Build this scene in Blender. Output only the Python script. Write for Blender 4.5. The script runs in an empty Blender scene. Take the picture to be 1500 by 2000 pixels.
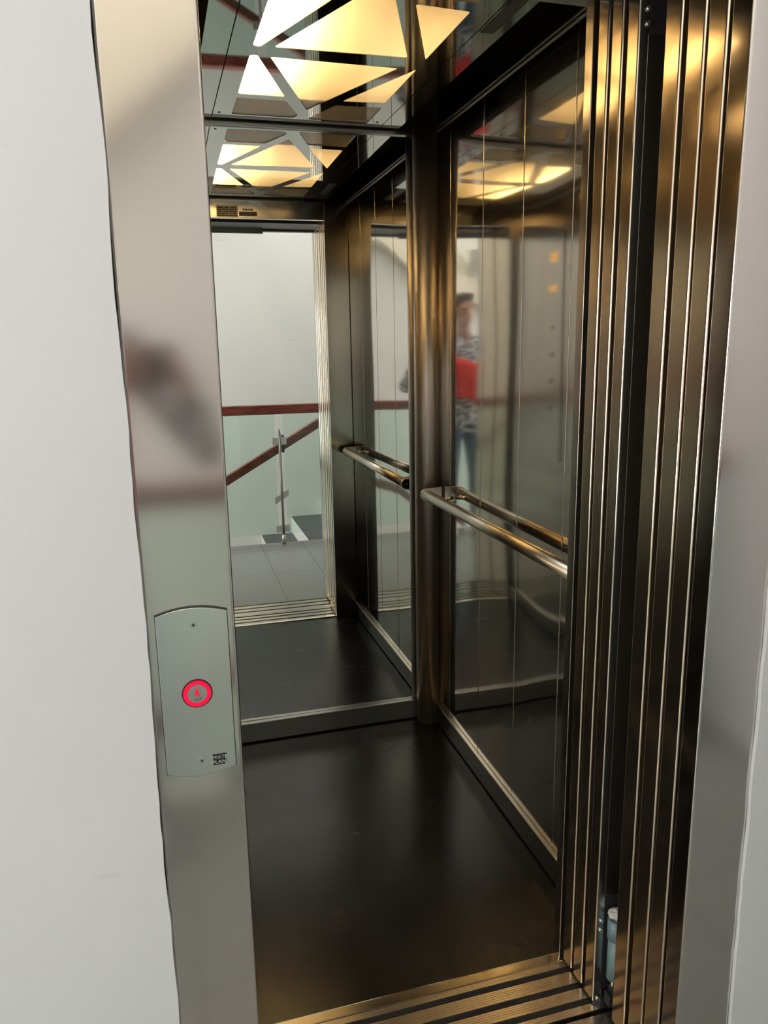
import bpy, bmesh, math, random
from mathutils import Vector, Matrix
random.seed(7)
S = 1.45                      # metres per unit of the measured plan (unit = camera height)
SC = bpy.context.scene
COL = SC.collection

# ------------------------------------------------------------------ camera
YAW, PIT, ROL, FPX = 0.278856, 0.212765, 0.0166997, 1509.15
fw = Vector((math.sin(YAW)*math.cos(PIT), math.cos(YAW)*math.cos(PIT), -math.sin(PIT)))
rt = Vector((math.cos(YAW), -math.sin(YAW), 0)); dn = fw.cross(rt)
r2 = rt*math.cos(ROL)+dn*math.sin(ROL); d2 = -rt*math.sin(ROL)+dn*math.cos(ROL)
cd = bpy.data.cameras.new('camera'); cam = bpy.data.objects.new('camera', cd); COL.objects.link(cam)
cam.matrix_world = Matrix(((r2.x, -d2.x, -fw.x, 0), (r2.y, -d2.y, -fw.y, 0), (r2.z, -d2.z, -fw.z, S), (0, 0, 0, 1)))
cd.sensor_fit = 'VERTICAL'; cd.sensor_height = 24; cd.lens = FPX/2000*24
cd.clip_start = .01
SC.camera = cam

# ------------------------------------------------------------------ world, exposure, large lights
SC.view_settings.view_transform = 'Standard'; SC.view_settings.look = 'None'
SC.view_settings.gamma = 1; SC.view_settings.use_curve_mapping = False
SC.view_settings.exposure = 0.0
w = bpy.data.worlds.new('world'); SC.world = w; w.use_nodes = True
w.node_tree.nodes['Background'].inputs[0].default_value = (.8, .88, 1, 1)
w.node_tree.nodes['Background'].inputs[1].default_value = .5
WELL_FILL_W, LANDING_FILL_W, SIDE_FILL_W, CAB_W = 115, 5, 64, 26
SIDE_FILL_COL = (1, .965, .965)
WARM = (1, .63, .25)

def area(name, loc, size, power, col, rot=(0, 0, 0), parent=None):
    l = bpy.data.lights.new(name, 'AREA'); l.shape = 'RECTANGLE'; l.size, l.size_y = size
    l.energy = power; l.color = col
    o = bpy.data.objects.new(name, l); COL.objects.link(o)
    o.parent = parent
    p = Vector(loc)*S
    if parent: p = p-parent.location
    o.location = p; o.rotation_euler = rot
    return o
area('well_fill_light', (.05, -.62, 3.42), (3.2, .85), WELL_FILL_W, (1, .97, .97))  # unseen fill light added high over the stairwell
area('side_fill_light', (-1.69, -.25, .80), (1.45, 1.25), SIDE_FILL_W, SIDE_FILL_COL, rot=(0, -math.pi/2, 0))  # unseen side light added to even out the landing walls
area('landing_fill_light', (-.15, .2, 1.905), (.56, .56), LANDING_FILL_W, (1, .97, .93))  # added lamp light for the landing, out of view

# ------------------------------------------------------------------ materials
def mat(name, col=(.5, .5, .5), rough=.5, metal=0., spec=None, **kw):
    m = bpy.data.materials.new(name); m.use_nodes = True
    b = m.node_tree.nodes['Principled BSDF']
    b.inputs['Base Color'].default_value = (*col, 1); b.inputs['Roughness'].default_value = rough
    b.inputs['Metallic'].default_value = metal
    if spec is not None: b.inputs['Specular IOR Level'].default_value = spec
    for k, v in kw.items(): b.inputs[k].default_value = v
    return m
def nodes(m): return m.node_tree.nodes, m.node_tree.links, m.node_tree.nodes['Principled BSDF']
def objco(m, scale=(1, 1, 1), coord='Object'):
    n, l, b = nodes(m)
    t = n.new('ShaderNodeTexCoord'); mp = n.new('ShaderNodeMapping'); mp.inputs['Scale'].default_value = scale
    if coord == 'World':
        g = n.new('ShaderNodeNewGeometry'); l.new(g.outputs['Position'], mp.inputs[0])
    else: l.new(t.outputs[coord], mp.inputs[0])
    return mp
def steel(name, col, rough, aniso=0., wave=0., grain=.0, var=.04, can=0.):
    m = mat(name, col, rough, 1.0); n, l, b = nodes(m)
    if aniso:
        c = n.new('ShaderNodeCombineXYZ'); c.inputs[2].default_value = 1   # vertical brushing
        b.inputs['Anisotropic'].default_value = aniso
        b.inputs['Anisotropic Rotation'].default_value = .25
        l.new(c.outputs[0], b.inputs['Tangent'])
    # faint brushing in the roughness
    mp = objco(m, (420, 420, 3), 'World'); nz = n.new('ShaderNodeTexNoise'); nz.inputs['Scale'].default_value = 1
    nz.inputs['Detail'].default_value = 2
    l.new(mp.outputs[0], nz.inputs[0])
    mr = n.new('ShaderNodeMapRange'); mr.inputs['To Min'].default_value = rough-var*.25; mr.inputs['To Max'].default_value = rough+var*.25
    l.new(nz.outputs[0], mr.inputs[0]); l.new(mr.outputs[0], b.inputs['Roughness'])
    if wave:
        mp2 = objco(m, (1.6, 1.6, 1.1), 'World'); n2 = n.new('ShaderNodeTexNoise'); n2.inputs['Scale'].default_value = 1.6
        n2.inputs['Detail'].default_value = 0
        l.new(mp2.outputs[0], n2.inputs[0])
        bp = n.new('ShaderNodeBump'); bp.inputs['Strength'].default_value = 1; bp.inputs['Distance'].default_value = 1
        hs = n.new('ShaderNodeMath'); hs.operation = 'MULTIPLY'; hs.inputs[1].default_value = wave; l.new(n2.outputs[0], hs.inputs[0]); hh = hs
        if can:   # the sheet bows back slightly towards its top edge
            ge = n.new('ShaderNodeNewGeometry'); sx = n.new('ShaderNodeSeparateXYZ'); l.new(ge.outputs['Position'], sx.inputs[0])
            a1 = n.new('ShaderNodeMath'); a1.operation = 'SUBTRACT'; a1.inputs[1].default_value = 1.75; l.new(sx.outputs[2], a1.inputs[0])
            a2 = n.new('ShaderNodeMath'); a2.operation = 'MAXIMUM'; a2.inputs[1].default_value = 0; l.new(a1.outputs[0], a2.inputs[0])
            a3 = n.new('ShaderNodeMath'); a3.operation = 'POWER'; a3.inputs[1].default_value = 2; l.new(a2.outputs[0], a3.inputs[0])
            a4 = n.new('ShaderNodeMath'); a4.operation = 'MULTIPLY'; a4.inputs[1].default_value = -can; l.new(a3.outputs[0], a4.inputs[0])
            hh = n.new('ShaderNodeMath'); hh.operation = 'ADD'; l.new(hs.outputs[0], hh.inputs[0]); l.new(a4.outputs[0], hh.inputs[1])
        l.new(hh.outputs[0], bp.inputs['Height']); l.new(bp.outputs[0], b.inputs['Normal'])
    return m

M = {}
M['wall_steel'] = steel('polished_panel_steel', (.64, .61, .555), .055, 0, .004, var=.02, can=.07)
# fine brushing: part of the light is scattered in a wider, softer lobe
_n, _l, _b = nodes(M['wall_steel']); _g = _n.new('ShaderNodeBsdfGlossy'); _g.inputs[0].default_value = (.66, .60, .52, 1); _g.inputs['Roughness'].default_value = .20
_m = _n.new('ShaderNodeMixShader'); _m.inputs[0].default_value = .14; _o = _n['Material Output']
_l.new(_b.outputs[0], _m.inputs[1]); _l.new(_g.outputs[0], _m.inputs[2]); _l.new(_m.outputs[0], _o.inputs[0])
M['return_steel'] = steel('brushed_return_steel', (.68, .63, .56), .19, .4, .002, var=.03)
M['door_steel'] = steel('brushed_door_steel', (.90, .78, .62), .17, .4, .002, var=.04)
M['frame_steel'] = steel('satin_frame_steel', (.66, .615, .575), .13, .3, .0008, var=.03)
M['plate_steel'] = steel('satin_plate_steel', (.76, .77, .73), .26, .2, 0, var=.02)
M['column_steel'] = steel('column_steel', (.56, .52, .48), .38, 0, 0, var=.03)
M['kick_steel'] = steel('kick_steel', (.36, .36, .335), .28, 0, 0, var=.02)
M['chrome'] = mat('rail_chrome', (.86, .79, .66), .30, 1)
M['ceiling_steel'] = steel('mirror_ceiling_steel', (.50, .52, .50), .025, 0, .0006, var=.01)
M['dark_edge'] = mat('dark_edge', (.03, .03, .03), .35, .6)
M['black'] = mat('shaft_black', (.006, .006, .006), .7)
M['dark_metal'] = mat('dark_painted_metal', (.10, .10, .10), .42, .7)
M['bracket_steel'] = mat('bracket_steel', (.40, .41, .40), .26, 1)
M['mirror'] = mat('mirror_silver', (.88, .90, .87), .0, 1)
M['white_wall'] = mat('white_plaster', (.60, .60, .595), .65)
M['stair_wall'] = mat('stair_plaster', (.82, .82, .77), .7)
M['sunlit_cream'] = mat('sunlit_patch_cream', (.86, .80, .66), .7)  # sunlit tone put into the colour of the stair wall slab
M['alu'] = mat('sill_aluminium', (.84, .77, .67), .21, 1)
M['brass'] = mat('sill_edge_strip', (.98, .88, .70), .16, 1)
M['wood'] = mat('red_brown_wood', (.10, .022, .016), .28)
M['rubber'] = mat('black_rubber', (.012, .012, .012), .55)
M['red_glow'] = mat('red_led_ring', (.35, .0, .02), .4)
M['white_box'] = mat('light_box_white', (.36, .35, .32), .6)
M['teal'] = mat('teal_grey_plastic', (.16, .24, .25), .45)
M['foam'] = mat('pale_foam', (.55, .55, .47), .9)
M['skin'] = mat('skin', (.48, .24, .16), .5)
M['hair'] = mat('dark_hair', (.02, .018, .016), .6)
M['denim'] = mat('blue_denim', (.07, .13, .22), .8)
M['red'] = mat('red_cloth', (.75, .03, .03), .7)
M['shirt'] = mat('patterned_shirt', (.5, .5, .5), .8)
M['shoe'] = mat('white_shoe', (.6, .6, .62), .6)
M['ink'] = mat('black_ink', (.01, .01, .01), .5)
M['brassplate'] = mat('pale_data_plate', (.92, .86, .68), .35)
M['greyplate'] = mat('grey_plate', (.14, .15, .13), .4, .3)
M['tread'] = mat('dark_slate_tread', (.055, .062, .06), .45)
M['socket'] = mat('button_disc_steel', (.62, .64, .60), .3, 1)

def emis(m, col, s):
    n, l, b = nodes(m); b.inputs['Emission Color'].default_value = (*col, 1); b.inputs['Emission Strength'].default_value = s
emis(M['red_glow'], (1, .0, .055), .64)
M['amber'] = mat('amber_display', (.2, .1, .02), .4); emis(M['amber'], (1, .5, .12), 1.1)
M['added_lamp_face'] = mat('added_lamp_face', (.9, .9, .88), .6); emis(M['added_lamp_face'], (1, .97, .93), 3.0)  # glow of the lamp added on the landing

# white plaster with faint smudges and trowel unevenness
for k in ('white_wall', 'stair_wall'):
    n, l, b = nodes(M[k]); mp = objco(M[k], (1.3, 1.3, .9)); nz = n.new('ShaderNodeTexNoise'); nz.inputs['Scale'].default_value = 2.2
    nz.inputs['Detail'].default_value = 6; l.new(mp.outputs[0], nz.inputs[0])
    cr = n.new('ShaderNodeValToRGB'); base = b.inputs['Base Color'].default_value
    cr.color_ramp.elements[0].position = .3; cr.color_ramp.elements[1].position = .7
    cr.color_ramp.elements[0].color = (base[0]*.94, base[1]*.94, base[2]*.95, 1); cr.color_ramp.elements[1].color = (base[0], base[1], base[2], 1)
    l.new(nz.outputs[0], cr.inputs[0])
    # sparse scuffs
    mp2 = objco(M[k], (5, 5, 22)); n2 = n.new('ShaderNodeTexNoise'); n2.inputs['Scale'].default_value = 1.0; n2.inputs['Detail'].default_value = 3
    l.new(mp2.outputs[0], n2.inputs[0]); r2n = n.new('ShaderNodeValToRGB')
    r2n.color_ramp.elements[0].position = .70; r2n.color_ramp.elements[1].position = .78
    r2n.color_ramp.elements[0].color = (1, 1, 1, 1); r2n.color_ramp.elements[1].color = (.86, .86, .86, 1)
    l.new(n2.outputs[0], r2n.inputs[0]); mx = n.new('ShaderNodeMixRGB'); mx.blend_type = 'MULTIPLY'; mx.inputs[0].default_value = 1
    l.new(cr.outputs[0], mx.inputs[1]); l.new(r2n.outputs[0], mx.inputs[2]); l.new(mx.outputs[0], b.inputs['Base Color'])
    n3 = n.new('ShaderNodeTexNoise'); n3.inputs['Scale'].default_value = 60; bp = n.new('ShaderNodeBump')
    bp.inputs['Strength'].default_value = .15; bp.inputs['Distance'].default_value = .002
    l.new(objco(M[k]).outputs[0], n3.inputs[0]); l.new(n3.outputs[0], bp.inputs['Height']); l.new(bp.outputs[0], b.inputs['Normal'])
# wood grain
n, l, b = nodes(M['wood']); mp = objco(M['wood'], (3, 30, 30), 'World'); nz = n.new('ShaderNodeTexNoise'); nz.inputs['Scale'].default_value = 2; nz.inputs['Distortion'].default_value = 1.2
cr = n.new('ShaderNodeValToRGB'); cr.color_ramp.elements[0].color = (.13, .028, .022, 1); cr.color_ramp.elements[1].color = (.34, .085, .05, 1)
cr.color_ramp.elements[0].position = .35; cr.color_ramp.elements[1].position = .7
l.new(mp.outputs[0], nz.inputs[0]); l.new(nz.outputs[0], cr.inputs[0]); l.new(cr.outputs[0], b.inputs['Base Color'])
# black speckled granite of the lift floor
M['granite'] = mat('black_granite', (.012, .011, .010), .2)
n, l, b = nodes(M['granite']); v = n.new('ShaderNodeTexNoise'); v.inputs['Scale'].default_value = 220; v.inputs['Detail'].default_value = 3
l.new(objco(M['granite']).outputs[0], v.inputs[0]); cr = n.new('ShaderNodeValToRGB'); cr.color_ramp.interpolation = 'LINEAR'
sep = n.new('ShaderNodeSeparateColor'); l.new(v.outputs['Color'], sep.inputs[0])
cr.color_ramp.elements[0].color = (.009, .008, .007, 1); cr.color_ramp.elements[0].position = .50
cr.color_ramp.elements[1].color = (.019, .017, .015, 1); cr.color_ramp.elements[1].position = .75
l.new(sep.outputs[0], cr.inputs[0]); l.new(cr.outputs[0], b.inputs['Base Color'])
nz = n.new('ShaderNodeTexNoise'); nz.inputs['Scale'].default_value = 5; l.new(objco(M['granite']).outputs[0], nz.inputs[0])
mr = n.new('ShaderNodeMapRange'); mr.inputs['To Min'].default_value = .16; mr.inputs['To Max'].default_value = .34
l.new(nz.outputs[0], mr.inputs[0]); l.new(mr.outputs[0], b.inputs['Roughness'])
b.inputs['Specular IOR Level'].default_value = .45
# grey floor tiles of the landing
M['tile'] = mat('grey_tile', (.16, .165, .155), .33)
n, l, b = nodes(M['tile']); t = n.new('ShaderNodeTexBrick'); t.offset = 0; t.squash = 1
t.inputs['Scale'].default_value = 1; t.inputs['Brick Width'].default_value = .215*S; t.inputs['Row Height'].default_value = .42*S
t.inputs['Mortar Size'].default_value = .0022; t.inputs['Mortar Smooth'].default_value = .1
t.inputs['Color1'].default_value = (.25, .256, .24, 1); t.inputs['Color2'].default_value = (.225, .232, .218, 1); t.inputs['Mortar'].default_value = (.06, .062, .058, 1)
mp = objco(M['tile']); mp.inputs['Location'].default_value = (.005*S, .10*S, 0); l.new(mp.outputs[0], t.inputs[0]); l.new(t.outputs[0], b.inputs['Base Color'])
# patterned shirt: grey leaves on white
n, l, b = nodes(M['shirt']); v = n.new('ShaderNodeTexNoise'); v.inputs['Scale'].default_value = 34; v.inputs['Detail'].default_value = 3
l.new(objco(M['shirt']).outputs[0], v.inputs[0]); cr = n.new('ShaderNodeValToRGB'); cr.color_ramp.elements[0].position = .47; cr.color_ramp.elements[1].position = .53
cr.color_ramp.elements[0].color = (.08, .09, .12, 1); cr.color_ramp.elements[1].color = (.7, .7, .7, 1)
l.new(v.outputs[0], cr.inputs[0]); l.new(cr.outputs[0], b.inputs['Base Color'])
# red jacket folds
n, l, b = nodes(M['red']); v = n.new('ShaderNodeTexNoise'); v.inputs['Scale'].default_value = 14; bp = n.new('ShaderNodeBump'); bp.inputs['Distance'].default_value = .03
l.new(objco(M['red']).outputs[0], v.inputs[0]); l.new(v.outputs[0], bp.inputs['Height']); l.new(bp.outputs[0], b.inputs['Normal'])
# green-tinted glass
def glass(name, tint):
    m = bpy.data.materials.new(name); m.use_nodes = True; n = m.node_tree.nodes; l = m.node_tree.links; n.clear()
    o = n.new('ShaderNodeOutputMaterial'); tr = n.new('ShaderNodeBsdfTransparent'); tr.inputs[0].default_value = (*tint, 1)
    gl = n.new('ShaderNodeBsdfGlossy'); gl.inputs['Roughness'].default_value = .0
    fr = n.new('ShaderNodeFresnel'); ge = n.new('ShaderNodeNewGeometry'); mr = n.new('ShaderNodeMapRange')
    mr.inputs['To Min'].default_value = 1.5; mr.inputs['To Max'].default_value = 1/1.5   # same reflectance entering and leaving the pane
    l.new(ge.outputs['Backfacing'], mr.inputs[0]); l.new(mr.outputs[0], fr.inputs[0]); mx = n.new('ShaderNodeMixShader')
    l.new(fr.outputs[0], mx.inputs[0]); l.new(tr.outputs[0], mx.inputs[1]); l.new(gl.outputs[0], mx.inputs[2]); l.new(mx.outputs[0], o.inputs[0])
    return m
M['glass'] = glass('green_glass', (.92, .99, .965))
# acrylic diffuser
m = bpy.data.materials.new('acrylic_diffuser'); m.use_nodes = True; n = m.node_tree.nodes; l = m.node_tree.links; n.clear()
o = n.new('ShaderNodeOutputMaterial'); tl = n.new('ShaderNodeBsdfTranslucent'); tl.inputs[0].default_value = (.92, .90, .84, 1)
df = n.new('ShaderNodeBsdfDiffuse'); df.inputs[0].default_value = (.62, .56, .46, 1)
gl = n.new('ShaderNodeBsdfGlossy'); gl.inputs['Roughness'].default_value = .05
a = n.new('ShaderNodeMixShader'); a.inputs[0].default_value = .4; l.new(tl.outputs[0], a.inputs[1]); l.new(df.outputs[0], a.inputs[2])
fr = n.new('ShaderNodeFresnel'); fr.inputs[0].default_value = 1.45; c = n.new('ShaderNodeMixShader')
l.new(fr.outputs[0], c.inputs[0]); l.new(a.outputs[0], c.inputs[1]); l.new(gl.outputs[0], c.inputs[2]); l.new(c.outputs[0], o.inputs[0])
M['diffuser'] = m

# ------------------------------------------------------------------ builders
def mk(name, verts, faces, m, parent=None, bevel=0, seg=2, smooth=False, raw=False):
    me = bpy.data.meshes.new(name)
    off = parent.matrix_world.translation if parent else Vector((0, 0, 0))
    if parent:
        off = Vector((0, 0, 0)); p = parent
        while p: off = off+p.location; p = p.parent
    k = 1 if raw else S
    me.from_pydata([tuple(Vector(v)*k-off) for v in verts], [], faces)
    bm = bmesh.new(); bm.from_mesh(me); bmesh.ops.recalc_face_normals(bm, faces=bm.faces); bm.to_mesh(me); bm.free()
    me.materials.append(m if not isinstance(m, str) else M[m])
    o = bpy.data.objects.new(name, me); COL.objects.link(o); o.parent = parent
    if smooth:
        for p in me.polygons: p.use_smooth = True
    if bevel:
        b = o.modifiers.new('bevel', 'BEVEL'); b.width = bevel*S; b.segments = seg; b.limit_method = 'ANGLE'
        for p in me.polygons: p.use_smooth = True
        wn = o.modifiers.new('wn', 'WEIGHTED_NORMAL'); wn.keep_sharp = True
    return o
def bx(x, y, z, V=None, F=None):
    V = [] if V is None else V; F = [] if F is None else F; i = len(V)
    for a in (0, 1):
        for b in (0, 1):
            for c in (0, 1): V.append((x[a], y[b], z[c]))
    for f in ((0, 1, 3, 2), (4, 6, 7, 5), (0, 4, 5, 1), (2, 3, 7, 6), (0, 2, 6, 4), (1, 5, 7, 3)): F.append(tuple(i+j for j in f))
    return V, F
def boxes(name, lst, m, parent=None, bevel=0, seg=2):
    V, F = [], []
    for b in lst: bx(*b, V, F)
    return mk(name, V, F, m, parent, bevel, seg)
def prism(name, poly, axis, a0, a1, m, parent=None, bevel=0, smooth=False):
    """poly: 2-D outline, extruded along axis ('x': (y,z), 'y': (x,z), 'z': (x,y))"""
    n = len(poly); V = []
    for a in (a0, a1):
        for p, q in poly: V.append({'x': (a, p, q), 'y': (p, a, q), 'z': (p, q, a)}[axis])
    F = [tuple(range(n)), tuple(range(n, 2*n))]+[(i, (i+1) % n, n+(i+1) % n, n+i) for i in range(n)]
    return mk(name, V, F, m, parent, bevel, smooth=smooth)
def tube(name, p0, p1, r0, m, parent=None, r1=None, n=28, raw=False, V=None, F=None, make=True, cap=True):
    p0, p1 = Vector(p0), Vector(p1); r1 = r0 if r1 is None else r1
    d = (p1-p0).normalized(); u = d.orthogonal().normalized(); v = d.cross(u)
    V = [] if V is None else V; F = [] if F is None else F; i0 = len(V)
    for p, r in ((p0, r0), (p1, r1)):
        for k in range(n):
            a = 2*math.pi*k/n; V.append(tuple(p+(u*math.cos(a)+v*math.sin(a))*r))
    F += [(i0+k, i0+(k+1) % n, i0+n+(k+1) % n, i0+n+k) for k in range(n)]
    if cap: F += [tuple(range(i0, i0+n)), tuple(range(i0+n, i0+2*n))]
    if not make: return V, F
    o = mk(name, V, F, m, parent, raw=raw)
    for p in o.data.polygons: p.use_smooth = len(p.vertices) == 4
    return o
def ball(V, F, c, r, n=16, m=10):
    """ellipsoid appended, r = (rx, ry, rz)"""
    i0 = len(V)
    for i in range(m+1):
        t = math.pi*i/m
        for j in range(n):
            a = 2*math.pi*j/n
            V.append((c[0]+r[0]*math.sin(t)*math.cos(a), c[1]+r[1]*math.sin(t)*math.sin(a), c[2]+r[2]*math.cos(t)))
    for i in range(m):
        for j in range(n): F.append((i0+i*n+j, i0+i*n+(j+1) % n, i0+(i+1)*n+(j+1) % n, i0+(i+1)*n+j))
def tag(o, label=None, cat=None, group=None, kind=None):
    if label: o['label'] = label
    if cat: o['category'] = cat
    if group: o['group'] = group
    if kind: o['kind'] = kind
    return o
def thing(name, loc, label, cat, group=None):
    o = bpy.data.objects.new(name, None); COL.objects.link(o); o.location = Vector(loc)*S; o.empty_display_size = .05
    return tag(o, label, cat, group)
def struct(o): o['kind'] = 'structure'; return o
def copy_tree(o, parent=None):
    c = o.copy(); COL.objects.link(c); c.parent = parent
    for ch in list(o.children): copy_tree(ch, c)
    return c
def text(name, s, size, m, parent, loc, rot, ex=.0003, mirror=False):
    cu = bpy.data.curves.new(name, 'FONT'); cu.body = s; cu.size = size; cu.extrude = ex; cu.align_x = 'CENTER'; cu.align_y = 'CENTER'
    t = bpy.data.objects.new(name, cu); COL.objects.link(t)
    dg = bpy.context.evaluated_depsgraph_get(); me = bpy.data.meshes.new_from_object(t.evaluated_get(dg)); bpy.data.objects.remove(t)
    me.materials.clear(); me.materials.append(M[m]); o = bpy.data.objects.new(name, me); COL.objects.link(o)
    o.parent = parent; off = Vector((0, 0, 0)); p = parent
    while p: off = off+p.location; p = p.parent
    o.location = Vector(loc)*S-off; o.rotation_euler = rot
    return o

# ------------------------------------------------------------------ plan (unit = camera height)
W, D = .6605, 1.862            # right cab wall, mirror plane
XL, XR = .0526, .572          # door opening
WL = .034                     # left cab wall
CH = 1.488                    # dropped ceiling
DH = 1.425                    # door head
YF = .689                     # front face of the landing door frame
LX0, LX1 = -1.7, 1.36          # landing hall
ST = -.95                     # far stair wall

# ------------------------------------------------------------------ setting: the lift car
struct(boxes('floor', [((WL-.02, W+.02), (.987, D+.02), (-.05, 0))], 'granite'))
seams = [1.008, 1.169, 1.352, 1.540, 1.730, D]
g = .0017
V, F = [], []
for a, b_ in zip(seams[:-1], seams[1:]): bx((W, W+.004), (a+g/2, b_-g/2), (.056, 1.484), V, F)
bx((W+.0035, W+.02), (1.0, D+.02), (-.02, 1.60), V, F)
wr = mk('wall_right', V, F, 'wall_steel', bevel=.0014, seg=2); struct(wr)
V, F = [], []
for a, b_ in zip(seams[:-1], seams[1:]): bx((WL-.004, WL), (a+g/2, b_-g/2), (.056, 1.484), V, F)
bx((WL-.02, WL-.0035), (1.0, D+.02), (-.02, 1.60), V, F)
struct(mk('wall_left', V, F, 'return_steel', bevel=.0006, seg=1))
struct(boxes('wall_back', [((WL-.02, W+.02), (D+.012, D+.03), (-.02, 1.60))], 'kick_steel'))
struct(boxes('wall_front', [((XR, W+.02), (.982, 1.001), (0, 1.60)), ((WL-.02, XL), (.982, 1.001), (0, 1.60)), ((XL, XR), (.982, 1.001), (DH, 1.60))], 'return_steel', bevel=.001))
struct(boxes('ceiling', [((WL-.02, W+.02), (.98, D+.03), (1.60, 1.62))], 'black'))
def shear(o):
    for v in o.data.vertices: v.co.x += .0115*(v.co.y-1.5*S)
    return o
shear(wr)
# skirtings of the car: a band with a bright rounded lip
def skirt(name, kind, a, b_):
    V, F = [], []
    if kind == 'x':   # along y on the side wall
        s = -1 if a > .3 else 1
        x0, x1 = sorted((a, a+s*.008)); bx((x0, x1), b_, (.004, .054), V, F)
        x0, x1 = sorted((a, a+s*.010)); lip = ((x0, x1), b_, (.0542, .0585))
    else:
        bx(b_, (a-.010, a), (.004, .052), V, F); lip = (b_, (a-.014, a), (.0522, .0575))
    o = struct(mk(name, V, F, 'kick_steel', bevel=.001)); lo = boxes('lip', [lip], 'chrome' if kind == 'x' else 'kick_steel', o, bevel=.0012)
    if kind == 'x' and a > .3: shear(lo)
    return o
shear(skirt('baseboard_right', 'x', W, (1.003, 1.82))); skirt('baseboard_left', 'x', WL, (1.003, 1.82)); skirt('baseboard_back', 'y', D, (WL+.02, .625))
# slim moulding at the top of the side panels
shear(boxes('trim_1', [((W-.005, W), (1.001, D), (1.484, 1.4885)), ((W-.0025, W), (1.001, D), (1.478, 1.482))], 'column_steel', bevel=.0008))
struct(boxes('trim_2', [((WL, WL+.005), (1.001, D), (1.484, 1.4885)), ((WL, WL+.0025), (1.001, D), (1.478, 1.482))], 'column_steel', bevel=.0008))
bpy.data.objects['trim_1']['kind'] = 'structure'
# corner columns
for i, cx in enumerate((.642, WL+.02)):
    o = tube(f'trim_{3+i}', (cx, 1.838, 0), (cx, 1.838, 1.60), .031, 'column_steel', n=48); struct(o)

# mirror
mt = thing('wall_mirror', (.32, D, .058), 'large frameless mirror on the back wall of the lift car', 'mirror')
TIL, MYAW = math.radians(.20), math.radians(.45)
o = boxes('mirror_glass', [((WL+.025, .630), (D, D+.006), (.058, 1.478))], 'mirror', mt)
o.rotation_euler = (-TIL, 0, -MYAW)
boxes('top_trim', [((WL+.02, .622), (D-.006, D+.004), (1.478, 1.4865))], 'kick_steel', mt, bevel=.001)

# handrail
hr = thing('handrail', (W, 1.42, .64), 'round steel handrail along the right wall of the lift car', 'handrail')
hx, hz, hrad = .619, .636, .0128
tube('rail', (hx, 1.045, hz), (hx, 1.778, hz), hrad, 'chrome', hr, n=40)
for yy, s in ((1.778, 1), (1.045, -1)):
    # rounded flat end plate reaching back to the wall
    pts = []
    for k in range(17):
        a = math.pi/2+math.pi*k/16; pts.append((hx+.0150*math.cos(a), hz+.0150*math.sin(a)))
    pts += [(W-.012, hz-.026), (W-.0005, hz-.028), (W-.0005, hz+.018), (W-.012, hz+.016)]
    y0, y1 = sorted((yy, yy+s*.0035))
    prism('end_plate', pts, 'y', y0, y1, 'chrome', hr, bevel=.0004)
    y0, y1 = sorted((yy+s*.0035, yy+s*.006))
    e = tube('end_cap', (hx, y0, hz), (hx, y1, hz), .0125, 'rubber', hr, n=32)
    tube('screw', (hx, yy+s*.006, hz), (hx, yy+s*.0075, hz), .002, 'chrome', e, n=12)
for yy in (1.70, 1.12):
    br = tube('bracket', (hx, yy, hz), (W, yy, hz+.004), .0042, 'chrome', hr, n=20)
    V, F = [], []; ball(V, F, (W-.012, yy, hz+.004), (.006, .006, .006)); mk('knob', V, F, 'chrome', br, smooth=True)

# ------------------------------------------------------------------ dropped ceiling with lit cut-outs
YC = 1.437; XC = .345
half = [[(.193, 1.460), (.205, 1.456), (.287, 1.671), (.194, 1.671)],
        [(.228, 1.460), (.460, 1.464), (.345, 1.748)],
        [(.494, 1.462), (.494, 1.668), (.405, 1.674)],
        [(.194, 1.695), (.294, 1.698), (.334, 1.790), (.326, 1.812), (.194, 1.812)],
        [(.398, 1.703), (.496, 1.697), (.496, 1.812), (.360, 1.816), (.362, 1.800)]]
cuts = half+[[(x, 2*YC-y) for x, y in reversed(p)] for p in half]
def grow(poly, d):
    n = len(poly); ar = sum(poly[i][0]*poly[(i+1) % n][1]-poly[(i+1) % n][0]*poly[i][1] for i in range(n))
    s = 1 if ar > 0 else -1; out = []
    for i in range(n):
        p, q, r = Vector(poly[i-1]), Vector(poly[i]), Vector(poly[(i+1) % n])
        a = (q-p).normalized(); b_ = (r-q).normalized(); na = Vector((a.y, -a.x))*s; nb = Vector((b_.y, -b_.x))*s
        m_ = (na+nb); m_ = m_/max(.35, m_.dot(na)); out.append(tuple(q+m_*d))
    return out
def roundp(poly, r, n=5):
    out = []; N = len(poly)
    for i in range(N):
        p, q, t = Vector(poly[i-1]), Vector(poly[i]), Vector(poly[(i+1) % N])
        a, b_ = (p-q), (t-q); rr = min(r, a.length*.4, b_.length*.4)
        A, B = q+a.normalized()*rr, q+b_.normalized()*rr
        for k in range(n+1):
            u = k/n; out.append(tuple(A*(1-u)**2+q*2*u*(1-u)+B*u**2))
    return out
cp = thing('ceiling_light_panel', (XC, YC, CH), 'polished steel dropped ceiling with angular backlit cut-outs', 'ceiling light')
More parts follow.
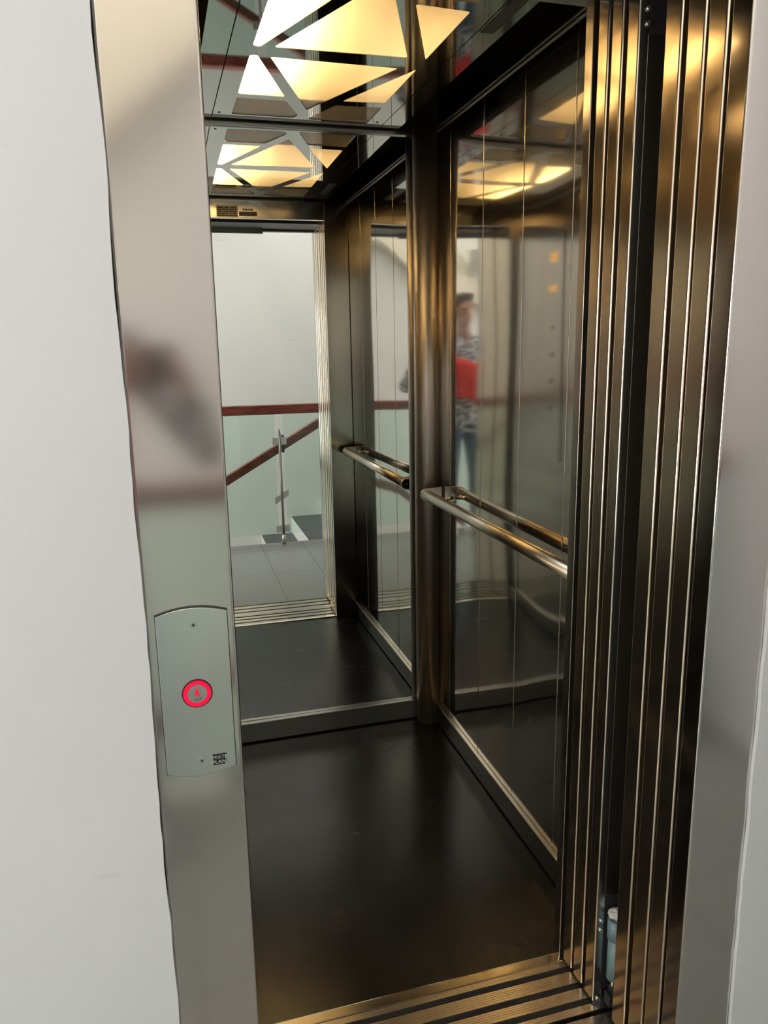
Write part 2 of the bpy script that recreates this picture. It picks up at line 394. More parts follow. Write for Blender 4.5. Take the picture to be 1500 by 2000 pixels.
def sheet(name, outer, holes, z, th, m, parent):
    cu = bpy.data.curves.new(name, 'CURVE'); cu.dimensions = '2D'; cu.fill_mode = 'BOTH'; cu.extrude = th*S/2
    for pl in [outer]+holes:
        sp = cu.splines.new('POLY'); sp.points.add(len(pl)-1); sp.use_cyclic_u = True
        for i, (x, y) in enumerate(pl): sp.points[i].co = (x*S, y*S, 0, 1)
    t = bpy.data.objects.new(name, cu); COL.objects.link(t)
    dg = bpy.context.evaluated_depsgraph_get(); me = bpy.data.meshes.new_from_object(t.evaluated_get(dg)); bpy.data.objects.remove(t)
    me.materials.clear(); me.materials.append(M[m])
    me.transform(Matrix.Translation(Vector((0, 0, (z+th/2)*S))-parent.location))
    o = bpy.data.objects.new(name, me); COL.objects.link(o); o.parent = parent
    return o
PY0, PY1 = 1.034, 1.842
ps = sheet('centre_panel', [(.1555, PY0), (.5325, PY0), (.5325, PY1), (.1555, PY1)], [roundp(c, .006) for c in cuts], CH, .0012, 'ceiling_steel', cp)
for x0, x1 in ((.5345, .578), (.112, .1535)):
    e = x1 if x0 > .3 else x0
    ob = boxes('side_panel', [((x0, x1), (PY0, PY1), (CH, CH+.0012)), ((e-.001, e+.001), (PY0, PY1), (CH+.0002, CH+.012))], 'ceiling_steel', cp)
boxes('seam_backing', [((.150, .537), (PY0+.001, PY1-.001), (CH+.004, CH+.006))][:0] or [((.1525, .1565), (PY0, PY1), (CH+.0016, CH+.0026)), ((.5315, .5355), (PY0, PY1), (CH+.0016, CH+.0026))], 'black', cp)
for c in cuts:
    q = grow(c, .004); dfo = mk('diffuser', [(x, y, CH+.0018) for x, y in q], [tuple(range(len(q)))], 'diffuser', cp)
    if dfo.data.polygons[0].normal.z > 0: dfo.data.flip_normals()
for sx in (.168, .516):
    for sy in (1.804, 2*YC-1.804):
        tube('screw', (sx, sy, CH-.0008), (sx, sy, CH+.001), .0030, 'rubber', cp, n=16)
# the light box above, with its lamps
V, F = [], []
bx((.172, .174), (1.04, 1.834), (CH+.004, 1.585), V, F); bx((.516, .518), (1.04, 1.834), (CH+.004, 1.585), V, F)
bx((.172, .518), (1.038, 1.040), (CH+.004, 1.585), V, F); bx((.172, .518), (1.832, 1.834), (CH+.004, 1.585), V, F)
bx((.170, .520), (1.036, 1.836), (1.585, 1.588), V, F)
bx((.174, .516), (1.682, 1.684), (CH+.004, 1.56), V, F); bx((.174, .516), (2*YC-1.684, 2*YC-1.682), (CH+.004, 1.56), V, F)
mk('light_box', V, F, 'white_box', cp)
o = area('left_tube_light', (.195, YC, 1.528), (.05, .62), CAB_W, WARM, parent=cp)
o = area('right_tube_light', (.47, YC, 1.583), (.05, .60), CAB_W*.035, WARM, parent=cp)
# small emblem plate on the ceiling's right strip
e = boxes('label_plate', [((.538, .562), (1.10, 1.275), (CH-.0006, CH-.0001))], 'dark_metal', cp)
boxes('lettering', [((.541+.0045*i, .543+.0045*i), (1.11+.01*(i % 2), 1.262-.006*(i % 3)), (CH-.0009, CH-.0006)) for i in range(4)], 'greyplate', e)

# data plates on the transom above the door, inside the car
pl = thing('data_plate', (.249, 1.001, 1.428), 'pale engraved data plate with lines of black print above the car door', 'sign')
boxes('plate', [((.214, .283), (1.001, 1.0018), (1.428, 1.463))], 'brassplate', pl)
ln = []
for i, z in enumerate((1.4325, 1.4385, 1.4445, 1.4505, 1.4565)):
    x = .218
    while x < .278:
        wd = random.uniform(.006, .020); ln.append(((x, min(x+wd, .279)), (1.0018, 1.0021), (z-.0013, z+.0013))); x += wd+random.choice((.002, .005))
boxes('printed_lines', ln, 'ink', pl)
pl = thing('maker_plate', (.318, 1.001, 1.432), 'small dim grey plate beside the pale data plate above the car door', 'sign')
boxes('plate', [((.287, .346), (1.001, 1.0016), (1.432, 1.446))], 'greyplate', pl)
boxes('printed_lines', [((.300, .306), (1.001, 1.0014), (1.449, 1.455)), ((.308, .316), (1.001, 1.0014), (1.449, 1.455)), ((.318, .324), (1.001, 1.0014), (1.449, 1.455)), ((.326, .333), (1.001, 1.0014), (1.449, 1.455))], 'greyplate', pl)

# control panel on the left wall of the car (seen only as a glow in the right wall)
op = thing('control_panel', (WL, 1.27, .62), 'steel push-button panel on the left wall of the lift car', 'control panel')
boxes('plate', [((WL, WL+.006), (1.19, 1.35), (.60, 1.36))], 'return_steel', op, bevel=.002)
boxes('display', [((WL+.006, WL+.007), (1.235, 1.295), (1.268, 1.300))], 'amber', op)
boxes('second_display', [((WL+.006, WL+.007), (1.235, 1.295), (1.170, 1.192))], 'amber', op)
for i in range(4):
    bt = tube('push_button', (WL+.006, 1.27, 1.05-.09*i), (WL+.009, 1.27, 1.05-.09*i), .011, 'chrome', op, n=24)
    tube('button_cap', (WL+.009, 1.27, 1.05-.09*i), (WL+.0095, 1.27, 1.05-.09*i), .006, 'greyplate', bt, n=20)

# ------------------------------------------------------------------ door sills
def sill_profile(y0, y1, grooves, top, depth=.011, strip=None):
    """returns a closed (y,z) outline going from y1 (inner) to y0, ribs on the lands"""
    pts = [(y1, -.03), (y1, top)]
    y = y1
    marks = sorted(grooves, reverse=True)
    segs = []
    for gb, ga in marks:            # gb>ga
        segs.append(('land', y, gb)); segs.append(('groove', gb, ga)); y = ga
    segs.append(('land', y, y0))
    for k, a, b_ in segs:
        if k == 'groove': pts += [(a, top-depth), (b_, top-depth), (b_, top)]
        else:
            if strip and a > strip: pts += [(strip+.0008, top), (strip, top-.0012)]; a = strip-.0006; pts.append((a, top))
            n = max(1, int((a-b_)/.0034)); s = (a-b_)/n
            for i in range(n):
                yy = a-i*s
                pts += [(yy-s*.55, top), (yy-s*.65, top-.0009), (yy-s*.9, top-.0009), (yy-s, top)]
    pts += [(y0, -.03)]
    return pts
cs = thing('car_door_sill', (.32, .93, 0), 'ribbed metal door sill of the lift car with three track grooves', 'door sill')
prism('ribbed_track', sill_profile(.868, .968, [(.957, .946), (.923, .912), (.892, .881)], .002), 'x', WL-.01, .66, 'alu', cs)
for ga, gb in ((.946, .957), (.912, .923), (.881, .892)): boxes('track_groove', [((XL-.03, .655), (ga+.0002, gb-.0002), (-.0088, -.0025))], 'black', cs)
prism('edge_strip', [(.987, -.02), (.987, .0035), (.985, .0042), (.970, .0030), (.9683, .0022), (.9683, -.02)], 'x', XL-.002, XR, 'brass', cs)
boxes('apron', [((WL-.01, .66), (.868, .872), (-.12, -.012))], 'dark_metal', cs)
lsl = thing('landing_door_sill', (.32, .79, 0), 'ribbed metal door sill of the landing at the doorway floor', 'door sill')
prism('ribbed_track', sill_profile(.730, .846, [(.819, .808), (.780, .769), (.743, .733)], .0), 'x', WL-.03, .9, 'alu', lsl)

for ga, gb in ((.808, .819), (.769, .780), (.733, .743)): boxes('track_groove', [((XL-.03, .89), (ga+.0002, gb-.0002), (-.0108, -.0040))], 'black', lsl)
# ------------------------------------------------------------------ sliding door leaves (stacked open at the right)
def leaf(name, y, th, z1, label, cat='door'):
    t = thing(name, (XR, y, 0), label, cat, None)
    boxes('leaf', [((XR, XR+.27), (y, y+th), (.006, z1))], 'door_steel', t, bevel=.0028, seg=4)
    boxes('guide_shoe', [((XR+.02, XR+.05), (y+th*.38, y+th*.62), (-.008, .006))], 'rubber', t)
    boxes('hanger', [((XR+.03, XR+.24), (y+th*.3, y+th*.7), (z1, z1+.03))], 'dark_metal', t)
    return t
base = leaf('sliding_door_leaf', .9455, .0245, 1.447, 'brushed steel car door leaf edge nearest the lift interior')
for y, lab in ((.9137, 'brushed steel car door leaf edge in the middle of the inner stack of three'),
               (.8790, 'brushed steel car door leaf beside the dark bolted bracket plate')):
    c = copy_tree(base); c.location.y = y*S; c['label'] = lab; c.location.x += 0.0
base2 = leaf('sliding_door_leaf', .7985, .0300, 1.447, 'brushed steel landing door leaf edge nearest the dark gap')
for y, lab in ((.7590, 'brushed steel landing door leaf edge in the middle of the outer stack'),
               (.7245, 'brushed steel landing door leaf edge next to the door frame')):
    c = copy_tree(base2); c.location.y = y*S; c['label'] = lab
for o in bpy.data.objects:
    if o.name.startswith('sliding_door_leaf'): o['group'] = 'telescopic door leaves stacked at the right of the doorway'

# coupling hardware on the outermost car leaf, in the dark gap between the two stacks
cpn = thing('door_bracket', (.585, .878, 0), 'dark bolted door bracket in the gap between the door stacks', 'door bracket')
yb = .8785
boxes('face_plate', [((.5728, .5845), (yb-.0006, yb), (.002, 1.42)), ((.5845, .615), (yb-.0006, yb), (.19, 1.352)), ((.5845, .615), (yb-.0006, yb), (1.395, 1.42)), ((.5845, .64), (yb-.0006, yb), (.002, .028))], 'bracket_steel', cpn, bevel=.0003, seg=1)
for x, z in ((.5795, .150), (.5795, .134), (.580, .012), (.583, 1.379), (.583, 1.363)):
    tube('bolt', (x, yb-.003, z), (x, yb, z), .0030, 'chrome', cpn, n=12)
for z in ((.028, .19), (1.352, 1.395)): boxes('dark_recess', [((.5845, .64), (yb-.0004, yb-.0001), z)], 'black', cpn)
dm = thing('door_damper', (.600, .872, 0), 'teal-grey cylinder damper at the foot of the door gap', 'door damper')
tube('upper_sleeve', (.598, .866, .125), (.598, .866, .158), .0125, 'teal', dm, n=32)
tube('lower_tube', (.599, .866, .055), (.599, .866, .125), .0115, 'teal', dm, n=32)
tube('rod', (.597, .866, .030), (.597, .866, .055), .0025, 'chrome', dm, n=16)
V, F = [], []
ball(V, F, (.598, .866, .1665), (.0135, .011, .0068), 20, 10)
pd = mk('foam_pad', V, F, 'foam', dm, smooth=True)
dt = bpy.data.textures.new('foam_noise', 'CLOUDS'); dt.noise_scale = .008
md = pd.modifiers.new('sub', 'SUBSURF'); md.levels = md.render_levels = 2
md = pd.modifiers.new('disp', 'DISPLACE'); md.texture = dt; md.strength = .006
V, F = bx((.588, .612), (.860, .873), (.012, .032)); boxes('foot_block', [((.588, .612), (.858, .873), (.010, .030)), ((.594, .606), (.853, .873), (.030, .040))], 'rubber', dm, bevel=.001)

# ------------------------------------------------------------------ landing door frame
fr = thing('door_frame', (.312, YF, 0), 'satin steel lift door frame around the doorway', 'door frame')
jw = .0800
boxes('jamb', [((XL-jw, XL), (YF, .7195), (0, DH+.0))], 'frame_steel', fr, bevel=.0032, seg=4)
boxes('jamb', [((XR, XR+jw), (YF, .7195), (0, DH+.0))], 'frame_steel', fr, bevel=.0032, seg=4)
boxes('head', [((XL-jw, XR+jw), (YF, .7195), (DH+.012, DH+.012+.09))], 'frame_steel', fr, bevel=.0025, seg=3)
boxes('inner_head', [((XL-jw, XR+jw), (YF+.004, .7195), (DH, DH+.012))], 'dark_metal', fr)
hd_ = thing('door_header_cover', (.31, .79, DH+.006), 'dark cover above the landing door track inside the doorway head', 'door header')
boxes('cover', [((XL, XR-.002), (.7205, .86), (DH+.006, DH+.02))], 'dark_metal', hd_)
boxes('lip', [((XL, .388), (.7205, .724), (DH-.010, DH+.006))], 'kick_steel', hd_)
sj_ = thing('landing_door_strike', (XL-.03, .79, 0), 'narrow steel strike post of the landing door hidden behind the left frame', 'door post')
boxes('post', [((XL-.06, XL), (.7205, .845), (.001, DH))], 'door_steel', sj_, bevel=.001)
st_ = thing('car_door_strike', (XL, .92, 0), 'narrow steel strike post of the car door hidden behind the left frame', 'door post')
boxes('post', [((WL-.02, XL), (.872, .982), (0.003, DH))], 'door_steel', st_, bevel=.001)

# ------------------------------------------------------------------ call button plate on the left jamb
cb = thing('call_button_panel', (.0140, YF, .605), 'satin steel lift call plate with one red-lit round button', 'call panel')
px0, px1, pz0, pz1, bul = -.0180, .0452, .6105, .7655, .0055
pts = []
for k in range(13):
    u = k/12; pts.append((px0+(px1-px0)*u, pz1+bul*(1-(2*u-1)**2)))
for k in range(13):
    u = 1-k/12; pts.append((px0+(px1-px0)*u, pz0-bul*(1-(2*u-1)**2)))
pyf = YF-.0035
prism('plate', pts, 'y', pyf, YF, 'plate_steel', cb, bevel=.0003)
prism('dark_backing', grow(pts, .0007), 'y', pyf+.0012, YF, 'rubber', cb)  # dark backing slightly larger than the plate, leaving a thin outline
bxc, bzc = .0140, .6885
def ring(name, r0, r1, y0, y1, m, parent, n=48):
    V, F = [], []
    for y in (y0, y1):
        for r in (r0, r1):
            for k in range(n):
                a = 2*math.pi*k/n; V.append((bxc+r*math.cos(a), y, bzc+r*math.sin(a)))
    for k in range(n):
        j = (k+1) % n
        F += [(k, j, n+j, n+k), (2*n+k, 2*n+j, 3*n+j, 3*n+k), (k, j, 2*n+j, 2*n+k), (n+k, n+j, 3*n+j, 3*n+k)]
    return mk(name, V, F, m, parent)
bt = ring('button_bezel', .0127, .0139, pyf-.0006, pyf, 'rubber', cb)
ring('light_ring', .0088, .0127, pyf-.0014, pyf-.0002, 'red_glow', bt)['label'] = 'glowing red ring'
tube('button_disc', (bxc, pyf-.0012, bzc), (bxc, pyf-.0001, bzc), .0088, 'socket', bt, n=40)
ar = prism('arrow', [(bxc-.0002, bzc+.0070), (bxc-.0030, bzc-.0012), (bxc-.0028, bzc-.0018), (bxc-.0006, bzc-.0010), (bxc+.0018, bzc-.0034), (bxc+.0026, bzc-.0028)], 'y', pyf-.0016, pyf-.0011, 'red_glow', bt)
ar['label'] = 'glowing red up arrow'
for k, (dx, dz) in enumerate(((-.0022, -.0056), (-.0006, -.0062), (-.0006, -.0046), (.0020, -.0056), (.0020, -.0042), (.0036, -.0042))):
    tube('braille_dot', (bxc+dx, pyf-.0016, bzc+dz), (bxc+dx, pyf-.0010, bzc+dz), .0005, 'dark_metal', bt, n=8)
for x, z in ((.0148, .755), (.0138, .620)):
    sc = tube('screw', (x, pyf-.0005, z), (x, pyf-.0001, z), .0030, 'socket', cb, n=24)
    tube('socket_hole', (x, pyf-.0007, z), (x, pyf-.0004, z), .0012, 'ink', sc, n=6)
lg = boxes('printed_logo', [((.0238, .0352), (pyf-.00035, pyf-.0001), (.6135, .6245)), ((.0340, .0368), (pyf-.00035, pyf-.0001), (.6232, .6245)), ((.0352, .0366), (pyf-.00035, pyf-.0001), (.6150, .6185))], 'ink', cb)
lg['label'] = 'small black square logo with pale letters'
M['pale_ink'] = mat('pale_ink', (.45, .46, .42), .5)
text('letters', 'MULTI', .0062, 'pale_ink', lg, (.0297, pyf-.0006, .6214), (math.pi/2, 0, 0), ex=.0001)
text('letters', 'PLAN', .0078, 'pale_ink', lg, (.0297, pyf-.0006, .6164), (math.pi/2, 0, 0), ex=.0001)

# ------------------------------------------------------------------ setting: landing hall, stairwell and shaft
def ragged(name, xe, far, z0, z1, y0, y1, m, step=.022, amp=.0012):
    """plaster wall whose edge at x=xe is slightly uneven where it meets the steel frame"""
    n = int((z1-z0)/step); sgn = 1 if far < xe else -1
    V, F = [], []
    off = 0
    for i in range(n+1):
        z = z0+(z1-z0)*i/n; off = .75*off+random.uniform(-amp, amp)*.9
        xx = xe+off
        for y in (y0, y1): V += [(xx, y, z), (far, y, z)]
    for i in range(n):
        a, b_ = 4*i, 4*i+4
        F += [(a, a+1, b_+1, b_), (a+2, b_+2, b_+3, a+3), (a, b_, b_+2, a+2), (a+1, a+3, b_+3, b_+1)]
    F += [(0, 2, 3, 1), (4*n, 4*n+1, 4*n+3, 4*n+2)]
    return struct(mk(name, V, F, m))
ragged('wall_front_left', XL-jw+.0005, LX0, 0, 1.53, YF-.0045, YF+.03, 'white_wall')
ragged('wall_front_right', XR+jw-.0005, LX1, 0, 1.53, YF-.0045, YF+.03, 'white_wall')
struct(boxes('wall_front_top', [((LX0, LX1), (YF-.0045, YF+.03), (1.531, 1.93))], 'white_wall'))
fl = struct(boxes('floor', [((LX0, LX1), (-.256, .743), (-.10, -.0005))], 'tile'))
struct(boxes('ceiling', [((LX0, LX1), (-.24, YF+.03), (1.93, 2.03))], 'white_wall'))
struct(boxes('wall_landing_left', [((LX0-.1, LX0), (ST, YF+.03), (-1.4, 3.5))], 'white_wall'))
struct(boxes('wall_landing_right', [((LX1, LX1+.1), (ST, YF+.03), (-1.4, 3.5))], 'white_wall'))
struct(boxes('wall_stair', [((LX0-.1, LX1+.1), (ST-.1, ST), (-1.4, 3.5))], 'stair_wall'))
struct(boxes('wall_well_upper', [((LX0, LX1), (-.24, -.14), (2.031, 3.5))], 'stair_wall'))
struct(boxes('wall_well_lower', [((LX0, LX1), (-.255, -.20), (-1.4, -.101))], 'stair_wall'))
struct(boxes('wall_shaft', [((-.5, -.4), (.73, 2.2), (-.6, 1.93)), ((1.1, 1.2), (.73, 2.2), (-.6, 1.93)), ((-.5, 1.2), (2.2, 2.3), (-.6, 1.93)), ((-.5, 1.2), (.72, 2.3), (1.93, 2.03)), ((-.5, 1.2), (.72, 2.3), (-.7, -.6)),
    ((-.5, XL-.062), (.737, .752), (-.6, 1.92)), ((.86, 1.2), (.737, .752), (-.6, 1.92)), ((XL-.062, .86), (.737, .752), (1.50, 1.92))], 'black'))
# unseen window added on the left for even side light
wn_ = thing('added_window_1', (LX0, -.25, .26), 'unseen window added in the left landing wall for side light', 'window'); wn_['kind'] = 'structure'
for q in (((-.72, -.68), (.28, 1.32)), ((.18, .22), (.28, 1.32)), ((-.68, .18), (.26, .30)), ((-.68, .18), (1.30, 1.34))):
    boxes('frame_bar', [((LX0, LX0+.012), q[0], q[1])], 'white_wall', wn_)
# unseen frame bars added around the light above the stairwell
sk = thing('added_skylight', (.1, -.62, 3.43), 'frame bars added around the light above the stairwell', 'added_skylight')
for x in ((-1.2, -1.12), (1.28, 1.355)): boxes('frame_bar', [(x, (-.95, -.24), (3.43, 3.5))], 'white_wall', sk)
# unseen lamp added to light the landing
ll = thing('added_ceiling_lamp', (-.15, .2, 1.91), 'square flat lamp added to light the landing behind the viewer', 'ceiling lamp')
boxes('housing', [((-.36, .06), (-.01, .41), (1.91, 1.9295))], 'white_box', ll, bevel=.003)
boxes('diffuser', [((-.345, .045), (.005, .395), (1.9075, 1.9098))], 'added_lamp_face', ll)
struct(boxes('baseboard_stair', [((LX0, LX1), (ST, ST+.006), (-.30, -.295))], 'white_wall'))

# ------------------------------------------------------------------ stairs, balustrade, rails (seen in the mirror)
stc = thing('staircase', (.55, -.6, -.12), 'white stair flight with dark slate treads beyond the glass balustrade', 'staircase')
RUN, RISE, X0, H0 = .190, .1035, .503, -.112
V, F = [], []
for k in range(-5, 4):
    x, h = X0+RUN*k, H0+RISE*k
    bx((x, x+RUN), (ST+.001, -.262), (h-.30, h-.012), V, F)
mk('flight', V, F, 'stair_wall', stc)
for k in range(-5, 4):
    x, h = X0+RUN*k, H0+RISE*k
    boxes('tread', [((x+.003, x+RUN+.002), (ST+.012, -.262), (h-.012, h))], 'tread', stc)
top = boxes('balustrade_handrail', [((-1.69, 1.355), (-.262, -.218), (.679, .7285))], 'wood', bevel=.007, seg=4)
tag(top, 'level red-brown wooden handrail on top of the glass balustrade', 'handrail')
# sloping stair rail
sl = thing('stair_handrail', (.56, -.33, .42), 'sloping red-brown wooden handrail of the stairs behind the glass', 'handrail')
c0, c1 = (.008, .1865), (1.168, .8465)
def slope(u): return c0[1]+(c1[1]-c0[1])*(u-c0[0])/(c1[0]-c0[0])
rr = [(-.30, slope(-.30)-.029), (1.34, slope(1.34)-.029), (1.34, slope(1.34)+.023), (-.30, slope(-.30)+.023)]
prism('rail', rr, 'y', -.352, -.312, 'wood', sl, bevel=.006)
for x in (.570, -.42): boxes('bracket', [((x-.006, x+.006), (-.312, -.268), (slope(x)-.03, slope(x)+.06))], 'dark_metal', sl, bevel=.001)
# glass panes
gxs = [(-1.58, -.595), (-.550, .524), (.570, 1.35)]
for i, (a, b_) in enumerate(gxs):
    g_ = boxes('glass_pane', [((a, b_), (-.245, -.2385), (.052, .679))], 'glass')
    tag(g_, ['green-tinted glass balustrade pane at the far left of the landing', 'green-tinted glass balustrade pane left of the post in the mirror', 'green-tinted glass balustrade pane right of the post in the mirror'][i], 'glass pane', 'balustrade glass panes')
def post(x, lab):
    t = thing('balustrade_post', (x, -.225, 0), lab, 'post', 'balustrade posts')
    tube('rod', (x, -.2285, 0), (x, -.2285, .590), .0066, 'kick_steel', t, n=24)
    tube('tip', (x, -.2285, .590), (x, -.2285, .603), .0036, 'kick_steel', t, n=16)
    tube('foot_sleeve', (x, -.2285, 0), (x, -.2285, .05), .0095, 'plate_steel', t, n=24)
    for z, tl in ((.540, 0), (.250, .55), (.078, 0)):
        V, F = bx((x-.036, x-.007), (-.249, -.234), (z-.019, z+.019)); bx((x+.007, x+.036), (-.249, -.234), (z-.019, z+.019), V, F)
        bx((x-.007, x+.007), (-.236, -.229), (z-.008, z+.008), V, F)
        cz, sz = math.cos(tl), math.sin(tl)
        V = [(x+(a-x)*1.0, b_, z+(c_-z)+(a-x)*math.tan(tl)) for a, b_, c_ in V]
        mk('glass_clamp', V, F, 'plate_steel', t, bevel=.0015)
    return t
post(.547, 'slim steel balustrade post with square glass clamps')
pc = copy_tree([o for o in bpy.data.objects if o.name == 'balustrade_post'][0]); pc.location.x = -.573*S
pc['label'] = 'slim steel balustrade post near the left end of the landing'
# slab coloured as a sunlit patch, and an emergency light on the stair wall
V = []
def patch_edge(x, dz=0): return 1.612+.80*x+dz
patch_slab = prism('trim_5', [(-1.25, 1.612-.66), (-.32, 1.612+.80*-.32+.02), (.62, patch_edge(.62)), (.62, 2.25), (.10, 2.25), (-.55, 1.44), (-1.25, 1.44)], 'y', ST+.002, ST+.10, 'sunlit_cream'); struct(patch_slab)  # its shape and pale colour imitate sunlight on the stair wall
el = thing('emergency_light', (-.56, ST, 1.42), 'grey emergency light box fixed to the stair wall', 'emergency light')
boxes('housing', [((-.60, -.51), (ST+.102, ST+.15), (1.41, 1.57))], 'plate_steel', el, bevel=.004)
boxes('lens', [((-.59, -.52), (ST+.15, ST+.156), (1.44, 1.50))], 'white_box', el)

# ------------------------------------------------------------------ the person taking the picture (seen in the polished wall)
def caps(V, F, p0, p1, r0, r1, sx=1, sy=1, n=18, steps=4):
    p0, p1 = Vector(p0), Vector(p1); d = (p1-p0).normalized(); u = d.orthogonal().normalized(); v = d.cross(u); L = (p1-p0).length
    rows = []
    for k in range(steps+1):
        a = math.pi/2*(1-k/steps); rows.append((-r0*math.sin(a), r0*math.cos(a)))
    for k in range(steps+1):
        a = math.pi/2*k/steps; rows.append((L+r1*math.sin(a), r1*math.cos(a)))
    i0 = len(V)
    for t, r in rows:
        for j in range(n):
            a = 2*math.pi*j/n; q = p0+d*t+(u*math.cos(a)+v*math.sin(a))*max(r, 1e-4); V.append(tuple(q))
    for i in range(len(rows)-1):
        for j in range(n): F.append((i0+i*n+j, i0+i*n+(j+1) % n, i0+(i+1)*n+(j+1) % n, i0+(i+1)*n+j))
    F.append(tuple(range(i0, i0+n))[::-1]); F.append(tuple(range(i0+(len(rows)-1)*n, i0+len(rows)*n)))
def blob(name, V, F, m, parent, vox, sm=6):
    o = mk(name, V, F, m, parent, raw=True)
    r = o.modifiers.new('remesh', 'REMESH'); r.mode = 'VOXEL'; r.voxel_size = vox; r.use_smooth_shade = True
    s = o.modifiers.new('smooth', 'SMOOTH'); s.iterations = sm; s.factor = .5
    return o
PX, PYc = -.30, -.180
pe = bpy.data.objects.new('person', None); COL.objects.link(pe); pe.location = (PX, PYc, 0)
tag(pe, 'person in patterned shirt and blue jeans holding a phone, red jacket over one arm', 'person')
hip = (PX, PYc, .95); neck = (PX, PYc+.01, 1.52); hd = (PX+.02, PYc+.035, 1.70)
shR, shL = (PX+.19, PYc, 1.47), (PX-.19, PYc, 1.47)
elR, elL = (.13, -.19, 1.17), (PX-.24, -.015, 1.22)
wrR, wrL = (.075, -.075, 1.36), (-.09, -.06, 1.37)
V, F = [], []
ball(V, F, (hd[0], hd[1], hd[2]+.02), (.076, .096, .105), 24, 16)           # skull
ball(V, F, (hd[0], hd[1]+.025, hd[2]-.055), (.056, .066, .065), 20, 12)      # jaw
caps(V, F, (hd[0], hd[1]+.098, hd[2]+.005), (hd[0], hd[1]+.113, hd[2]-.03), .009, .014)   # nose
caps(V, F, (hd[0]-.022, hd[1]+.088, hd[2]-.062), (hd[0]+.022, hd[1]+.088, hd[2]-.062), .008, .008)  # lips
for s in (-1, 1):
    ball(V, F, (hd[0]+s*.079, hd[1]-.005, hd[2]-.005), (.011, .02, .033), 12, 8)
    caps(V, F, (hd[0]+s*.015, hd[1]+.091, hd[2]+.026), (hd[0]+s*.048, hd[1]+.080, hd[2]+.024), .008, .007)  # brow
caps(V, F, neck, (hd[0], hd[1]-.01, hd[2]-.05), .058, .052)
caps(V, F, (PX, PYc, 1.40), (PX, PYc, 1.05), .12, .11); caps(V, F, shR, shL, .055, .055)
for s, sh, el_, wr_ in ((1, shR, elR, wrR), (-1, shL, elL, wrL)):
    caps(V, F, sh, el_, .046, .036); caps(V, F, el_, wr_, .036, .026)
    pm = Vector((.012 if s > 0 else -.045, -.05, 1.425)); wv = Vector(wr_)
    caps(V, F, wv, pm+Vector((s*.035, 0, -.02)), .026, .027); caps(V, F, pm+Vector((s*.035, 0, -.02)), pm+Vector((s*.028, 0, .022)), .022, .020)
    for k in range(4):                                                       # four fingers curled behind the phone, thumb in front edge
        b0 = pm+Vector((s*.034, -.006, .030-.019*k)); L = (.036, .042, .039, .030)[k]
        mid = b0+Vector((-s*L*.5, -.020, .006)); tip = mid+Vector((-s*L*.45, .012, .002))
        caps(V, F, b0, mid, .0088, .008, n=10); caps(V, F, mid, tip, .008, .0068, n=10)
    tb = pm+Vector((s*.040, 0, -.034)); caps(V, F, tb, tb+Vector((-s*.012, -.02, .028)), .011, .0095, n=10); caps(V, F, tb+Vector((-s*.012, -.02, .028)), tb+Vector((-s*.030, -.026, .044)), .0095, .008, n=10)
for s in (-1, 1):
    hpj = (PX+s*.095, PYc, .92); kn = (PX+s*.125, PYc+.015, .50); an = (PX+s*.15, PYc-.01, .09)
    caps(V, F, hpj, kn, .075, .052); caps(V, F, kn, an, .05, .036); caps(V, F, an, (an[0]+s*.015, an[1]+.12, .045), .035, .03)
blob('body', V, F, 'skin', pe, .0055, 5)
V, F = [], []
ball(V, F, (hd[0], hd[1]-.012, hd[2]+.042), (.084, .100, .098), 24, 16)
caps(V, F, (hd[0], hd[1]-.05, hd[2]-.03), (hd[0], hd[1]-.05, hd[2]+.03), .055, .07)
caps(V, F, (hd[0]-.04, hd[1]+.065, hd[2]+.105), (hd[0]+.04, hd[1]+.065, hd[2]+.105), .026, .026)
blob('hair', V, F, 'hair', pe, .008, 3)
V, F = [], []
caps(V, F, (PX, PYc, 1.36), (PX, PYc, .98), .150, .148); caps(V, F, (PX-.06, PYc, 1.40), (PX-.05, PYc, 1.0), .125, .13); caps(V, F, (PX+.06, PYc, 1.40), (PX+.05, PYc, 1.0), .125, .13)
caps(V, F, shR, shL, .072, .072); caps(V, F, (PX-.05, PYc, 1.0), (PX-.05, PYc, .90), .125, .130, steps=2); caps(V, F, (PX+.05, PYc, 1.0), (PX+.05, PYc, .90), .125, .130, steps=2)
for sh, el_, wr_ in ((shR, elR, wrR), (shL, elL, wrL)):
    caps(V, F, sh, el_, .064, .054); e_ = Vector(el_); w_ = Vector(wr_); caps(V, F, e_, e_+(w_-e_)*.82, .052, .040)
V = [(x, PYc+(y-PYc)*(.80 if abs(x-PX) < .19 and z < 1.45 and y < -.1 else 1), z) for x, y, z in V]
blob('shirt', V, F, 'shirt', pe, .011, 4)
V, F = [], []
caps(V, F, (PX-.05, PYc, .93), (PX+.05, PYc, .93), .125, .125)
for s in (-1, 1):
    hpj = (PX+s*.085, PYc, .88); kn = (PX+s*.125, PYc+.015, .50); an = (PX+s*.15, PYc-.01, .10)
    caps(V, F, hpj, kn, .096, .072); caps(V, F, kn, an, .072, .058)
blob('jeans', V, F, 'denim', pe, .010, 4)
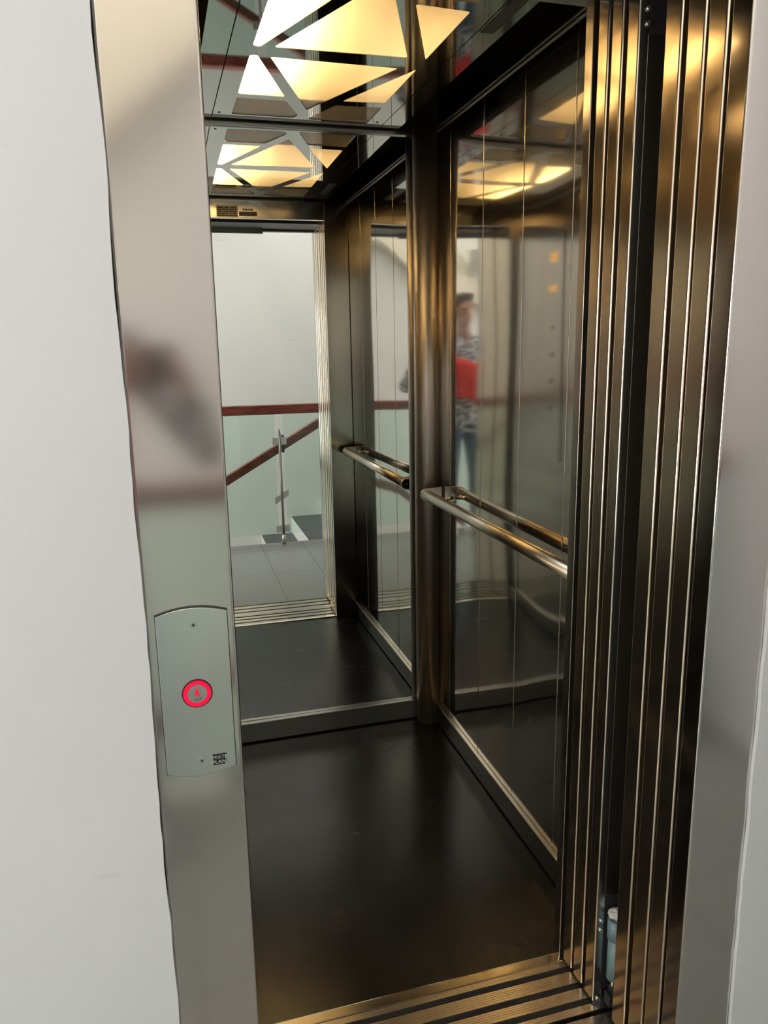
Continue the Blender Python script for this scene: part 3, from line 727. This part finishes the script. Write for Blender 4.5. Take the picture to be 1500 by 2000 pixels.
for s in (-1, 1):
    V, F = [], []
    ax_, ay_ = PX+s*.15, PYc-.01
    caps(V, F, (ax_, ay_-.03, .05), (ax_+s*.02, ay_+.15, .040), .046, .040); V = [(x, y, max(z, .004)) for x, y, z in V]
    blob('shoe', V, F, 'shoe', pe, .009, 2)
# phone
ph = boxes('phone', [((-.038/S, .038/S), (-.016/S, -.008/S), (1.36/S, 1.462/S))], 'ink', bevel=.003)
ph.data.transform(Matrix.Translation((0, -.012, 0)))
tag(ph, 'dark phone held up in both hands of the person', 'phone')
# red jacket over the left forearm
V, F = [], []
a, b_ = Vector(elL), Vector(wrL)
nx, nz = 26, 22
for side in (1, -1):
    i0 = len(V)
    for i in range(nx+1):
        u = i/nx; p = a+(b_-a)*(.02+.80*u)+Vector((0, 0, .05))
        for j in range(nz+1):
            t = j/nz
            ang = min(t*4, 1)*math.pi/2
            dy = .065*math.sin(ang)*side; dz = -.065*(1-math.cos(ang))-max(0, t-.25)*(.34+.05*math.sin(u*5+side))
            fold = .014*math.sin(u*19+side*1.3+t*2)*max(0, t-.2)
            V.append(tuple(p+Vector((.01*math.sin(t*6), dy+fold, dz))))
    for i in range(nx):
        for j in range(nz): F.append((i0+i*(nz+1)+j, i0+(i+1)*(nz+1)+j, i0+(i+1)*(nz+1)+j+1, i0+i*(nz+1)+j+1))
jk = mk('jacket', V, F, 'red', raw=True, smooth=True)
so = jk.modifiers.new('solid', 'SOLIDIFY'); so.thickness = .012
tag(jk, 'red jacket draped over the forearm of the person', 'jacket')

# ------------------------------------------------------------------ the landing opening is a little wider than the car's and set slightly deeper
KL = 1.018
for o in list(bpy.data.objects):
    if o.parent is None and (o.name.startswith(('door_frame', 'wall_front_left', 'wall_front_right', 'wall_front_top', 'landing_door_sill', 'landing_door_strike', 'door_header_cover', 'call_button_panel'))
                             or o.name in ('sliding_door_leaf.003', 'sliding_door_leaf.004', 'sliding_door_leaf.005')):
        o.location.x *= KL; o.location.y *= KL
        o.scale = (KL, KL, 1)
        if o.name.startswith('call_button'):
            o.location.z = S+(o.location.z-S)*KL; o.scale = (KL, KL, KL)
